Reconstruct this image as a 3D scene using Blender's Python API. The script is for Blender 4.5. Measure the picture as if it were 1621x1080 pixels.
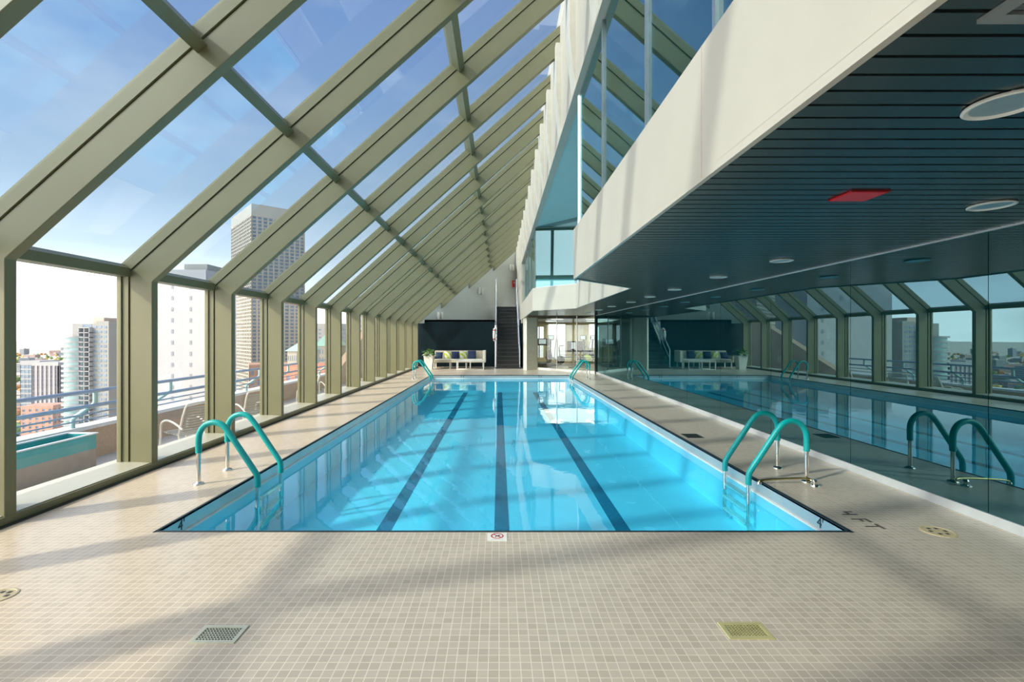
import bpy, bmesh, math, random
from mathutils import Vector, Matrix
random.seed(7)
S = bpy.context.scene
for o in list(bpy.data.objects): bpy.data.objects.remove(o)
COL = S.collection
PI = math.pi

# ------------------------------------------------------------------ camera
F = 745.0
cam_d = bpy.data.cameras.new('camera'); cam = bpy.data.objects.new('camera', cam_d); COL.objects.link(cam)
cam.location = (0, 0, 1.6); cam.rotation_euler = (PI/2, 0, 0)
cam_d.sensor_width = 36; cam_d.lens = F/1621*36
cam_d.shift_x = 20.5/1621; cam_d.shift_y = -7/1621
cam_d.clip_start = 0.05; cam_d.clip_end = 20000
S.camera = cam

# ------------------------------------------------------------------ world
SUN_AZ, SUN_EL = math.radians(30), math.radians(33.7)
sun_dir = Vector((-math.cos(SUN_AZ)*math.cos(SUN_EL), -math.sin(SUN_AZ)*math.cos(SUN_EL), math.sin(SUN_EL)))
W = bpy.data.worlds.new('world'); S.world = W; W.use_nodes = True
nt = W.node_tree; nt.nodes.clear(); N = nt.nodes; L = nt.links
out = N.new('ShaderNodeOutputWorld'); bg = N.new('ShaderNodeBackground')
tc = N.new('ShaderNodeTexCoord'); sep = N.new('ShaderNodeSeparateXYZ')
L.new(tc.outputs['Generated'], sep.inputs[0])
ramp = N.new('ShaderNodeValToRGB'); L.new(sep.outputs['Z'], ramp.inputs[0])
e = ramp.color_ramp.elements
e[0].position = 0.0; e[0].color = (1.0, .99, 1.0, 1)
e[1].position = 1.0; e[1].color = (.06, .11, .26, 1)
for p, c in ((.07, (.95, .95, .97, 1)), (.15, (.46, .50, .56, 1)), (.25, (.25, .315, .40, 1)), (.42, (.145, .21, .335, 1)), (.65, (.105, .15, .285, 1))):
    k = e.new(p); k.color = c
noi = N.new('ShaderNodeTexNoise'); noi.inputs['Scale'].default_value = 2.4; noi.inputs['Detail'].default_value = 7
mp = N.new('ShaderNodeMapping'); mp.inputs['Scale'].default_value = (1, 1, 2.6)
L.new(tc.outputs['Generated'], mp.inputs[0]); L.new(mp.outputs[0], noi.inputs['Vector'])
cr = N.new('ShaderNodeValToRGB'); L.new(noi.outputs['Fac'], cr.inputs[0])
cr.color_ramp.elements[0].position = .5; cr.color_ramp.elements[0].color = (0, 0, 0, 1)
cr.color_ramp.elements[1].position = .75; cr.color_ramp.elements[1].color = (.75, .75, .75, 1)
mx = N.new('ShaderNodeMixRGB'); L.new(cr.outputs[0], mx.inputs[0]); L.new(ramp.outputs[0], mx.inputs[1])
mx.inputs[2].default_value = (.36, .38, .43, 1)
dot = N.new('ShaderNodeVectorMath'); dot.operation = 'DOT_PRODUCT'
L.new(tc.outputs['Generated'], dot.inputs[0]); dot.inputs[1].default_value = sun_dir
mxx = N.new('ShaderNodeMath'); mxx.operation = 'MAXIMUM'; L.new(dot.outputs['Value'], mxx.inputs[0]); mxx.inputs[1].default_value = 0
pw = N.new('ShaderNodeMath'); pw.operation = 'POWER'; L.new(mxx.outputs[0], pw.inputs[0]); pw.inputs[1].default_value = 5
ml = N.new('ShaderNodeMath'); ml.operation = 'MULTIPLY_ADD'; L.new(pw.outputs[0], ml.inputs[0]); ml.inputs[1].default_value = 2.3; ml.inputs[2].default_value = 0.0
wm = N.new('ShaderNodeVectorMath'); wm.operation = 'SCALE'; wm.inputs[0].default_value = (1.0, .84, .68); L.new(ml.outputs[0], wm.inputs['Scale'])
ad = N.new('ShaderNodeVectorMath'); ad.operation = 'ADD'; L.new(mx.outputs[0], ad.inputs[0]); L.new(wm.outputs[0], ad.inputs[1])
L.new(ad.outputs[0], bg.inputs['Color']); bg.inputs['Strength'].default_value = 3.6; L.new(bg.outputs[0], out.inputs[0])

sd = bpy.data.lights.new('sun', 'SUN'); sd.energy = 4.6; sd.angle = math.radians(2.2); sd.color = (1, .90, .74)
sun = bpy.data.objects.new('sun', sd); COL.objects.link(sun)
sun.rotation_euler = (-sun_dir).to_track_quat('-Z', 'Y').to_euler()

S.view_settings.view_transform = 'Standard'; S.view_settings.look = 'None'
S.view_settings.exposure = -0.03; S.view_settings.gamma = 1
S.view_settings.use_curve_mapping = False
S.cycles.transparent_max_bounces = 32
S.cycles.max_bounces = 10; S.cycles.diffuse_bounces = 5; S.cycles.glossy_bounces = 5

def area(name, loc, sx, sy, power, col, rot=(0, 0, 0)):
    d = bpy.data.lights.new(name, 'AREA'); d.shape = 'RECTANGLE'; d.size = sx; d.size_y = sy; d.energy = power; d.color = col
    o = bpy.data.objects.new(name, d); COL.objects.link(o); o.location = loc; o.rotation_euler = rot
    return o
area('gym_light', (4.6, 26, 2.44), 4.5, 4.5, 130, (1, .9, .7))
area('upper_room_fill', (2.8, 9, 5.3), 2, 16, 60, (.9, 1, 1))  # fill lamp added to brighten the upper room; no fitting is built for it

# ------------------------------------------------------------------ materials
MATS = {}
def mat(name, col, rough=.5, metal=0, var=.06, scale=8, bump=0, bscale=60, spec=.5, emit=None, estr=0, coat=0):
    if name in MATS: return MATS[name]
    m = bpy.data.materials.new(name); m.use_nodes = True; n = m.node_tree.nodes; l = m.node_tree.links
    b = n['Principled BSDF']; b.inputs['Roughness'].default_value = rough; b.inputs['Metallic'].default_value = metal
    b.inputs['Specular IOR Level'].default_value = spec
    b.inputs['Coat Weight'].default_value = coat
    t = n.new('ShaderNodeTexCoord'); no = n.new('ShaderNodeTexNoise'); no.inputs['Scale'].default_value = scale; no.inputs['Detail'].default_value = 4
    l.new(t.outputs['Object'], no.inputs['Vector'])
    r = n.new('ShaderNodeValToRGB'); l.new(no.outputs['Fac'], r.inputs[0])
    r.color_ramp.elements[0].position = .3; r.color_ramp.elements[1].position = .7
    r.color_ramp.elements[0].color = tuple(c*(1-var) for c in col)+(1,)
    r.color_ramp.elements[1].color = tuple(min(1, c*(1+var)) for c in col)+(1,)
    l.new(r.outputs[0], b.inputs['Base Color'])
    if bump:
        n2 = n.new('ShaderNodeTexNoise'); n2.inputs['Scale'].default_value = bscale; l.new(t.outputs['Object'], n2.inputs['Vector'])
        bp = n.new('ShaderNodeBump'); bp.inputs['Strength'].default_value = bump; bp.inputs['Distance'].default_value = .01
        l.new(n2.outputs['Fac'], bp.inputs['Height']); l.new(bp.outputs[0], b.inputs['Normal'])
    if emit:
        b.inputs['Emission Color'].default_value = emit+(1,); b.inputs['Emission Strength'].default_value = estr
    MATS[name] = m; return m

def glass_mat(name, tint, f0=.04, gl=(1, 1, 1), rough=0.0, fmax=1.0, base=None, bmix=0, bump=0, bscale=1.0):
    """thin pane: transparent tint + Schlick reflection"""
    m = bpy.data.materials.new(name); m.use_nodes = True; n = m.node_tree.nodes; l = m.node_tree.links; n.clear()
    o = n.new('ShaderNodeOutputMaterial'); tr = n.new('ShaderNodeBsdfTransparent'); g = n.new('ShaderNodeBsdfGlossy')
    tr.inputs['Color'].default_value = tint+(1,); g.inputs['Color'].default_value = gl+(1,); g.inputs['Roughness'].default_value = rough
    lw = n.new('ShaderNodeLayerWeight'); lw.inputs['Blend'].default_value = .5
    p = n.new('ShaderNodeMath'); p.operation = 'POWER'; l.new(lw.outputs['Facing'], p.inputs[0]); p.inputs[1].default_value = 5
    ma = n.new('ShaderNodeMath'); ma.operation = 'MULTIPLY_ADD'; l.new(p.outputs[0], ma.inputs[0]); ma.inputs[1].default_value = (fmax-f0); ma.inputs[2].default_value = f0
    mi = n.new('ShaderNodeMixShader'); l.new(ma.outputs[0], mi.inputs[0]); l.new(g.outputs[0], mi.inputs[2])
    if base:
        d = n.new('ShaderNodeBsdfDiffuse'); d.inputs['Color'].default_value = base+(1,)
        m2 = n.new('ShaderNodeMixShader'); m2.inputs[0].default_value = bmix; l.new(tr.outputs[0], m2.inputs[1]); l.new(d.outputs[0], m2.inputs[2])
        l.new(m2.outputs[0], mi.inputs[1])
    else: l.new(tr.outputs[0], mi.inputs[1])
    if bump:
        t = n.new('ShaderNodeTexCoord'); no = n.new('ShaderNodeTexNoise'); no.inputs['Scale'].default_value = bscale; no.inputs['Detail'].default_value = 3
        l.new(t.outputs['Object'], no.inputs['Vector'])
        bp = n.new('ShaderNodeBump'); bp.inputs['Strength'].default_value = bump; bp.inputs['Distance'].default_value = .05
        l.new(no.outputs['Fac'], bp.inputs['Height']); l.new(bp.outputs[0], g.inputs['Normal'])
    l.new(mi.outputs[0], o.inputs[0]); MATS[name] = m; return m

def brick_mat(name, c1, c2, mortar, w, h, ms, rough=.4, uvmode='xy', offset=0.0, bump=.3, noise=0.0, spec=.5):
    m = bpy.data.materials.new(name); m.use_nodes = True; n = m.node_tree.nodes; l = m.node_tree.links
    b = n['Principled BSDF']; b.inputs['Roughness'].default_value = rough; b.inputs['Specular IOR Level'].default_value = spec
    t = n.new('ShaderNodeTexCoord'); br = n.new('ShaderNodeTexBrick'); br.offset = offset; br.squash = 1
    if uvmode == 'xy': l.new(t.outputs['Object'], br.inputs['Vector'])
    else:
        s = n.new('ShaderNodeSeparateXYZ'); l.new(t.outputs['Object'], s.inputs[0])
        a = n.new('ShaderNodeMath'); l.new(s.outputs[0], a.inputs[0]); l.new(s.outputs[1], a.inputs[1])
        c = n.new('ShaderNodeCombineXYZ'); l.new(a.outputs[0], c.inputs[0]); l.new(s.outputs[2], c.inputs[1]); l.new(c.outputs[0], br.inputs['Vector'])
    br.inputs['Color1'].default_value = c1+(1,); br.inputs['Color2'].default_value = c2+(1,); br.inputs['Mortar'].default_value = mortar+(1,)
    br.inputs['Scale'].default_value = 1; br.inputs['Mortar Size'].default_value = ms; br.inputs['Mortar Smooth'].default_value = .2
    br.inputs['Brick Width'].default_value = w; br.inputs['Row Height'].default_value = h
    last = br.outputs['Color']
    if noise:
        no = n.new('ShaderNodeTexNoise'); no.inputs['Scale'].default_value = 1.3; no.inputs['Detail'].default_value = 5; l.new(t.outputs['Object'], no.inputs['Vector'])
        mr = n.new('ShaderNodeMapRange'); l.new(no.outputs['Fac'], mr.inputs[0]); mr.inputs[3].default_value = 1-noise; mr.inputs[4].default_value = 1+noise
        vm = n.new('ShaderNodeVectorMath'); vm.operation = 'SCALE'; l.new(last, vm.inputs[0]); l.new(mr.outputs[0], vm.inputs['Scale']); last = vm.outputs[0]
    l.new(last, b.inputs['Base Color'])
    if bump:
        bp = n.new('ShaderNodeBump'); bp.inputs['Strength'].default_value = bump; bp.inputs['Distance'].default_value = .002; bp.invert = True
        l.new(br.outputs['Fac'], bp.inputs['Height']); l.new(bp.outputs[0], b.inputs['Normal'])
    MATS[name] = m; return m

M_frame = mat('sage_painted_steel', (.175, .172, .095), .42, 0, .04, 3)
M_gasket = mat('dark_gasket', (.03, .035, .03), .6)
M_sill = mat('sill_aluminium', (.45, .45, .38), .35, .1, .03)
M_white = mat('white_plaster', (.50, .46, .39), .55, 0, .03, 2, .05, 90)
M_pier = mat('white_end_panel', (.58, .55, .48), .5)
M_tile = brick_mat('deck_mosaic_tile', (.47, .40, .32), (.55, .47, .38), (.74, .645, .52), .0525, .0525, .0026, .30, 'xy', 0, .25, .05, .55)
M_slat = mat('dark_ceiling_slat', (.08, .115, .12), .24, .7, .05, 5)
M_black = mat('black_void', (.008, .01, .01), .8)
M_soffit = mat('pale_soffit', (.36, .58, .58), .4, 0, .03)
M_upwall = mat('upper_room_wall', (.16, .27, .28), .6)
M_steel = mat('stainless_steel', (.72, .70, .66), .2, 1, .05, 20)
M_steel2 = mat('brushed_steel', (.62, .63, .63), .33, 1, .06, 30)
M_base = mat('satin_aluminium', (.62, .64, .66), .3, .25, .05, 6)
M_brass = mat('brass', (.55, .44, .20), .28, 1, .06, 30)
M_teal = mat('teal_rubber_grip', (.0, .36, .36), .38, 0, .05, 30)
M_pool = mat('pale_pool_plaster', (.66, .92, 1.0), .5, 0, .03, 3)
M_lane = mat('lane_tile', (.02, .22, .32), .5, 0, .15, 30)
M_gutter = mat('gutter_steel', (.62, .66, .66), .3, .6, .05, 4)
M_lip = mat('white_lip', (.85, .88, .88), .4)
M_joint = mat('dark_joint', (.012, .03, .04), .5)
M_ink = mat('dark_ink', (.01, .03, .05), .5)
M_red = mat('red_print', (.45, .04, .05), .5)
M_redsign = mat('red_acrylic', (.55, .01, .02), .3, emit=(.6, .0, .01), estr=.08)
M_ceram = mat('white_ceramic', (.82, .80, .74), .25)
M_darkwall = mat('dark_blue_glass_wall', (.005, .015, .02), .4, 0, .2, 2, spec=.2)
M_stair = mat('dark_stair_steel', (.03, .03, .032), .45)
M_tread = mat('charcoal_tread', (.05, .045, .042), .5)
M_wicker = mat('beige_woven', (.52, .47, .38), .7, 0, .12, 60)
M_cushw = mat('cream_seat_fabric', (.62, .60, .52), .9)
M_navy = mat('navy_fabric', (.012, .03, .085), .85)
M_whitemet = mat('white_powder_coat', (.78, .78, .74), .35)
M_pot = mat('white_planter', (.80, .80, .76), .35)
M_leaf = mat('leaf_green', (.10, .24, .05), .45, 0, .35, 14)
M_leaf2 = mat('leaf_pale', (.55, .62, .42), .5, 0, .2, 14)
M_soil = mat('soil', (.05, .035, .02), .9)
M_rail = mat('blue_grey_rail', (.25, .34, .47), .35, .3)
M_railpost = mat('green_grey_post', (.27, .42, .42), .4, .2)
M_granite = mat('brown_granite', (.42, .30, .22), .6, 0, .18, 40)
M_cap = mat('pale_stone_cap', (.66, .68, .72), .5)
M_terr = mat('terrace_paving', (.50, .48, .45), .6, 0, .08, 2)
M_tealbox = mat('teal_metal', (.03, .28, .30), .35)
M_greybox = mat('brown_grey_metal', (.25, .22, .20), .3, .4)
M_chair = mat('grey_white_aluminium', (.50, .49, .45), .4)
M_slatdk = mat('grey_slat', (.27, .27, .24), .5)
M_cream = mat('cream_gym_wall', (.72, .64, .42), .7)
M_gymfl = mat('gym_floor', (.22, .19, .15), .4)
M_dkmach = mat('black_machine', (.02, .02, .025), .35)
M_grymach = mat('grey_machine', (.35, .36, .37), .35, .3)
M_lime = mat('lime_plastic', (.42, .60, .10), .5)
M_screen = mat('white_screen', (.5, .55, .6), .3, emit=(.8, .85, .9), estr=.5)
M_lampglow = mat('lamp_glow', (.9, .9, .85), .4, emit=(1, .96, .86), estr=5)
M_roofdk = mat('roof_dark', (.06, .07, .07), .6)
M_ledge = mat('grey_ledge', (.25, .27, .27), .6)

G_clear = glass_mat('clear_window_glass', (.93, .95, .94), .035)
G_tint = glass_mat('tinted_skylight_glass', (.70, .765, .80), .05)
G_upper = glass_mat('teal_mirrored_glass', (.32, .55, .56), .24, (.72, .95, .98))
G_gym = glass_mat('gym_glass', (.86, .93, .91), .06)
G_stair = glass_mat('rail_glass', (.80, .92, .92), .06)
G_mirror = glass_mat('teal_mirror', (0, 0, 0), .34, (.38, .64, .69), .0, .8, (.0, .025, .032), 1.0)
G_water = glass_mat('pool_water', (.33, .82, .96), .035, (1, 1, 1), .0, 1.0, None, 0, .045, 2.0)

# ------------------------------------------------------------------ mesh helper
class MB:
    def __init__(s): s.v = []; s.f = []; s.m = []
    def add(s, vs, fs, mi=0):
        b = len(s.v); s.v += [tuple(v) for v in vs]; s.f += [tuple(i+b for i in f) for f in fs]; s.m += [mi]*len(fs); return s
    def box(s, x0, x1, y0, y1, z0, z1, mi=0):
        if x0 > x1: x0, x1 = x1, x0
        if y0 > y1: y0, y1 = y1, y0
        v = [(x0, y0, z0), (x1, y0, z0), (x1, y1, z0), (x0, y1, z0), (x0, y0, z1), (x1, y0, z1), (x1, y1, z1), (x0, y1, z1)]
        return s.add(v, [(0, 3, 2, 1), (4, 5, 6, 7), (0, 1, 5, 4), (1, 2, 6, 5), (2, 3, 7, 6), (3, 0, 4, 7)], mi)
    def prism(s, poly, vec, mi=0):
        """closed polygon (3D pts) extruded along vec"""
        n = len(poly); vec = Vector(vec); v = [Vector(p) for p in poly]; v2 = [p+vec for p in v]
        fs = [tuple(range(n)), tuple(range(2*n-1, n-1, -1))]
        for i in range(n): j = (i+1) % n; fs.append((i, i+n, j+n, j))
        return s.add(v+v2, fs, mi)
    def xy(s, poly, z0, z1, mi=0): return s.prism([(p[0], p[1], z0) for p in poly], (0, 0, z1-z0), mi)
    def wallseg(s, a, b, t, z0, z1, mi=0):
        a = Vector(a); b = Vector(b); d = (b-a).normalized(); n = Vector((-d.y, d.x))*t
        return s.xy([a, b, b+n, a+n], z0, z1, mi)
    def beam(s, a, b, w, h, mi=0, up=(0, 0, 1)):
        a = Vector(a); b = Vector(b); d = (b-a).normalized(); u = Vector(up)
        if abs(d.dot(u)) > .99: u = Vector((0, 1, 0))
        r = d.cross(u).normalized()*w/2; u2 = r.cross(d).normalized()*h/2
        return s.prism([a-r-u2, a+r-u2, a+r+u2, a-r+u2], b-a, mi)
    def tube(s, pts, r, seg=12, mi=0, cap=True, smooth=0):
        pts = [Vector(p) for p in pts]
        if smooth:
            q = []
            P = [pts[0]]+pts+[pts[-1]]
            for i in range(1, len(P)-2):
                for k in range(smooth):
                    t = k/smooth; p0, p1, p2, p3 = P[i-1:i+3]
                    q.append(.5*((2*p1)+(-p0+p2)*t+(2*p0-5*p1+4*p2-p3)*t*t+(-p0+3*p1-3*p2+p3)*t**3))
            q.append(pts[-1]); pts = q
        n = len(pts); rs = r if isinstance(r, (list, tuple)) else [r]*n
        t0 = (pts[1]-pts[0]).normalized(); u = t0.orthogonal().normalized(); V = []; Fc = []
        for i in range(n):
            t = (pts[min(i+1, n-1)]-pts[max(i-1, 0)]).normalized()
            u = (u-t*u.dot(t)).normalized(); w = t.cross(u)
            for k in range(seg):
                a = 2*PI*k/seg; V.append(pts[i]+(u*math.cos(a)+w*math.sin(a))*rs[i])
        for i in range(n-1):
            for k in range(seg):
                k2 = (k+1) % seg; Fc.append((i*seg+k, i*seg+k2, (i+1)*seg+k2, (i+1)*seg+k))
        if cap: Fc.append(tuple(range(seg-1, -1, -1))); Fc.append(tuple((n-1)*seg+k for k in range(seg)))
        return s.add(V, Fc, mi)
    def lathe(s, prof, c=(0, 0, 0), seg=24, mi=0):
        n = len(prof); V = []; Fc = []
        for (r, z) in prof:
            for k in range(seg): a = 2*PI*k/seg; V.append((c[0]+r*math.cos(a), c[1]+r*math.sin(a), c[2]+z))
        for i in range(n-1):
            for k in range(seg): k2 = (k+1) % seg; Fc.append((i*seg+k, i*seg+k2, (i+1)*seg+k2, (i+1)*seg+k))
        if prof[0][0] > 0: Fc.append(tuple(range(seg-1, -1, -1)))
        if prof[-1][0] > 0: Fc.append(tuple((n-1)*seg+k for k in range(seg)))
        return s.add(V, Fc, mi)
    def build(s, name, m, parent=None, smooth=False, bevel=0, loc=None, rotz=0):
        me = bpy.data.meshes.new(name); me.from_pydata(s.v, [], s.f)
        ms = m if isinstance(m, (list, tuple)) else [m]
        for x in ms: me.materials.append(x)
        for p, i in zip(me.polygons, s.m): p.material_index = i
        bm = bmesh.new(); bm.from_mesh(me); bmesh.ops.recalc_face_normals(bm, faces=bm.faces); bm.to_mesh(me); bm.free()
        if smooth:
            for p in me.polygons: p.use_smooth = True
            me.set_sharp_from_angle(angle=math.radians(40))
        o = bpy.data.objects.new(name, me); COL.objects.link(o)
        if parent: o.parent = parent
        if loc: o.location = loc
        if rotz: o.rotation_euler.z = rotz
        if bevel:
            b = o.modifiers.new('bevel', 'BEVEL'); b.width = bevel; b.segments = 2; b.limit_method = 'ANGLE'
        return o

def tag(o, label, cat, group=None, kind=None):
    o['label'] = label
    if cat: o['category'] = cat
    if group: o['group'] = group
    if kind: o['kind'] = kind
    return o
def thing(name, label, cat, loc=(0, 0, 0), rotz=0, group=None):
    o = bpy.data.objects.new(name, None); o.empty_display_size = .2; COL.objects.link(o); o.location = loc; o.rotation_euler.z = rotz
    return tag(o, label, cat, group)
def struct(o, label=None):
    o['kind'] = 'structure'
    if label: o['label'] = label
    return o
def dup(root, loc=None, rotz=None, label=None, group=None):
    r = root.copy(); COL.objects.link(r)
    if loc is not None: r.location = loc
    if rotz is not None: r.rotation_euler.z = rotz
    if label: r['label'] = label
    if group: r['group'] = group
    for ch in list(root.children):
        c = ch.copy(); COL.objects.link(c); c.parent = r
        for g in list(ch.children):
            d = g.copy(); COL.objects.link(d); d.parent = c
    return r

def text_mesh(name, txt, size, m, parent, mtx, depth=.001):
    cu = bpy.data.curves.new(name, 'FONT'); cu.body = txt; cu.size = size; cu.extrude = depth; cu.align_x = 'CENTER'; cu.align_y = 'CENTER'
    to = bpy.data.objects.new(name, cu); COL.objects.link(to)
    bpy.context.view_layer.update()
    me = bpy.data.meshes.new_from_object(to); bpy.data.objects.remove(to)
    me.materials.clear(); me.materials.append(m)
    o = bpy.data.objects.new(name, me); COL.objects.link(o)
    if parent: o.parent = parent
    o.matrix_local = mtx
    return o

# ------------------------------------------------------------------ geometry constants
GX, GZ = -4.55, 2.43                      # glass kink
SA = math.atan(.894); sa, ca = math.sin(SA), math.cos(SA); TA = .894
WX = 1.17                                  # balcony face plane
def kz(d): return GZ+(sa*d-d)/ca
def sz(x, d): return GZ+((x-GX)*sa-d)/ca
def slope_pt(x, d):  # point d inside of glass line above glass-line x
    return (x+sa*d, GZ+(x-GX)*TA-ca*d)
NODES = [-5.68, -4.0, -2.32, -.64, 1.04, 2.68, 3.97]+[3.97+1.684*i for i in range(1, 17)]
YB = -6.0
PXL, PXR, PY0, PY1, PZ, WZ = -2.82, 2.88, 3.86, 19.5, -.62, -.14
MX = 4.19; CZ = 2.515
def obX(y): return GX+(y-24.3)*.841        # oblique white end wall

# ------------------------------------------------------------------ floor + pool
m = MB()
m.box(GX-.05, MX+.02, YB, PY0, -.6, 0); m.box(GX-.05, PXL, PY0, PY1, -.6, 0); m.box(PXR, MX+.02, PY0, PY1, -.6, 0)
m.box(GX-.05, MX+.02, PY1, 25.2, -.6, 0)
struct(m.build('floor', M_tile), 'deck of small beige square mosaic tiles round the pool')
MB().box(WX+.1, 9, 25.2, 31, -.6, 0).box(MX+.02, 9, 20.3, 25.2, -.6, 0).build('floor', M_gymfl)['kind'] = 'structure'

pool = thing('swimming_pool', 'long rectangular indoor pool of bright turquoise water with three dark lane lines', 'pool', (0, PY0, 0))
def off(mb):  # coordinates to pool-local
    mb.v = [(x, y-PY0, z) for x, y, z in mb.v]; return mb
b = MB()
b.box(PXL-.1, PXR+.1, PY0-.1, PY1+.1, PZ-.1, PZ)
b.box(PXL-.1, PXL+.03, PY0, PY1, PZ, WZ-.02).box(PXR-.03, PXR+.1, PY0, PY1, PZ, WZ-.02)
b.box(PXL, PXR, PY0-.1, PY0+.03, PZ, WZ-.02).box(PXL, PXR, PY1-.03, PY1+.1, PZ, WZ-.02)
off(b).build('basin', M_pool, pool)
g = MB()
g.box(PXL-.005, PXL+.012, PY0, PY1, WZ-.02, -.004).box(PXR-.012, PXR+.005, PY0, PY1, WZ-.02, -.004)
g.box(PXL, PXR, PY0-.005, PY0+.012, WZ-.02, -.004).box(PXL, PXR, PY1-.012, PY1+.005, WZ-.02, -.004)
gut = off(g).build('gutter', M_gutter, pool)
l_ = MB()
l_.box(PXL+.0, PXL+.035, PY0, PY1, WZ-.02, WZ+.008).box(PXR-.035, PXR, PY0, PY1, WZ-.02, WZ+.008)
l_.box(PXL, PXR, PY1-.035, PY1, WZ-.02, WZ+.012)
off(l_).build('lip', M_lip, pool)
j = MB()
j.box(PXR-.012, PXR+.02, PY0-.02, PY1, -.02, .003).box(PXL-.01, PXL+.012, PY0-.02, PY1, -.02, .003)
j.box(PXL, PXR, PY0-.012, PY0+.014, -.02, .003).box(PXL, PXR, PY1-.012, PY1+.012, -.02, .003)
off(j).build('edge_joint', M_joint, pool)
for x in (-1.32, .03, 1.42):
    off(MB().box(x-.085, x+.085, PY0+.05, PY1-.8, PZ, PZ+.004)).build('lane_line', M_lane, pool)
wt = MB(); nx, ny = 2, 4
off(wt.add([(PXL+.005, PY0+.005, WZ), (PXR-.005, PY0+.005, WZ), (PXR-.005, PY1-.005, WZ), (PXL+.005, PY1-.005, WZ)], [(0, 1, 2, 3)])).build('water', G_water, pool)
# depth figures on the gutter band
def wallmark(txt, x, y, z, face, size=.13):
    if face == 'L': R = Matrix(((0, 0, 1), (1, 0, 0), (0, 1, 0))).to_4x4(); R = Matrix(((0, 0, 1, 0), (1, 0, 0, 0), (0, 1, 0, 0), (0, 0, 0, 1)))
    elif face == 'R': R = Matrix(((0, 0, -1, 0), (-1, 0, 0, 0), (0, 1, 0, 0), (0, 0, 0, 1)))
    else: R = Matrix(((1, 0, 0, 0), (0, 0, -1, 0), (0, 1, 0, 0), (0, 0, 0, 1)))
    o = text_mesh('depth_mark', txt, size, M_ink, pool, Matrix.Translation((x, y-PY0, z)) @ R)
    o['label'] = 'dark depth figure'; return o
wallmark("4'", PXL+.014, 4.16, -.07, 'L'); wallmark("4'", PXR-.014, 4.2, -.07, 'R')
wallmark("5 5", -1.52, PY1-.014, -.06, 'F', .11); wallmark("5 5", 1.7, PY1-.014, -.06, 'F', .11)

# deck furniture: drains, tiles
def drain(label, x0, x1, y0, y1, frame_m, hole_m, nxh, nyh):
    cx, cy = (x0+x1)/2, (y0+y1)/2
    t = thing('floor_drain', label, 'drain', (cx, cy, 0), 0)
    w, h = (x1-x0)/2, (y1-y0)/2; b = .022
    MB().box(-w, w, -h, -h+b, 0, .006).box(-w, w, h-b, h, 0, .006).box(-w, -w+b, -h+b, h-b, 0, .006).box(w-b, w, -h+b, h-b, 0, .006).build('frame', frame_m, t)
    g = MB(); iw, ih = w-b, h-b
    px, py = 2*iw/nxh, 2*ih/nyh
    for i in range(nxh+1): g.box(-iw+i*px-px*.17, -iw+i*px+px*.17, -ih, ih, .001, .004)
    for i in range(nyh+1): g.box(-iw, iw, -ih+i*py-py*.17, -ih+i*py+py*.17, .001, .004)
    g.v = [(max(-iw, min(iw, x)), max(-ih, min(ih, y)), z) for x, y, z in g.v]
    g.build('grate', frame_m, t)
    MB().box(-iw, iw, -ih, ih, .0, .0008).build('well', hole_m, t)
    return t
M_nickel = mat('pale_nickel', (.62, .62, .50), .35, .3)
M_bronze = mat('bronze_drain', (.60, .55, .28), .4, .3)
drain('square brass-coloured floor drain in the sunlit tiles at the right foreground', 1.22, 1.46, 2.485, 2.63, M_bronze, mat('drain_shadow', (.12, .11, .03), .7), 11, 7)
drain('square pale nickel floor drain crossed by a shadow at the left foreground', -1.62, -1.38, 2.45, 2.60, M_nickel, mat('drain_hole', (.05, .06, .04), .7), 12, 6)
drain('small dark square floor drain on the deck between pool and mirrored wall', 2.98, 3.24, 7.42, 7.72, mat('dark_grate', (.02, .035, .035), .6), M_black, 8, 8)
tp = thing('deck_tile_patch', 'small tan square tile patch beyond the dark drain on the shaded deck', 'tile patch', (3.05, 10.35, 0))
MB().box(-.11, .11, -.1, .1, 0, .004).build('tile', mat('tan_patch', (.5, .36, .25), .5), tp)
def round_cover(x, y, r, m_, label):
    t = thing('drain_cover', label, 'drain', (x, y, 0))
    MB().lathe([(r, 0), (r, .004), (r*.94, .006), (r*.86, .006), (r*.84, .003), (0.0, .003)], seg=32).build('rim', m_, t, True)
    for k in range(6):
        g = MB(); a = k*PI/3; g.box(r*.5*math.cos(a)-.012, r*.5*math.cos(a)+.012, r*.5*math.sin(a)-.012, r*.5*math.sin(a)+.012, .003, .005)
        g.build('bolt', M_tread, t)
    return t
round_cover(-3.08, 2.90, .09, mat('worn_brass', (.50, .44, .30), .5, .3), 'round worn brass cover in the tiles at the left edge of the foreground')
round_cover(3.6, 3.86, .12, mat('tan_cover', (.52, .43, .27), .5), 'round tan cover in the tiles by the mirrored wall, nearest the viewer on the right')
# no diving tile
nd = thing('no_diving_sign', 'small white tile with red no-diving circle at the near pool edge', 'sign', (-.015, 3.755, 0))
MB().box(-.078, .078, -.075, .072, 0, .004).build('plate', M_ceram, nd)
ring = MB(); seg = 40; ro, ri, zz = .051, .041, .0045
V = []; Fc = []
for k in range(seg):
    a = 2*PI*k/seg
    V += [(ro*math.cos(a), ro*math.sin(a)+.012, zz), (ri*math.cos(a), ri*math.sin(a)+.012, zz), (ro*math.cos(a), ro*math.sin(a)+.012, zz+.001), (ri*math.cos(a), ri*math.sin(a)+.012, zz+.001)]
for k in range(seg):
    a, b_ = 4*k, 4*((k+1) % seg); Fc += [(a+2, b_+2, b_+3, a+3), (a, a+2, a+2+0, a)] if False else [(a+2, b_+2, b_+3, a+3), (a, b_, b_+2, a+2), (a+1, a+3, b_+3, b_+1)]
ring.add(V, Fc); ring.beam((-.032, .012+.032, .0052), (.032, .012-.032, .0052), .010, .001)
ring.build('prohibition_circle', M_red, nd)
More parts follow.
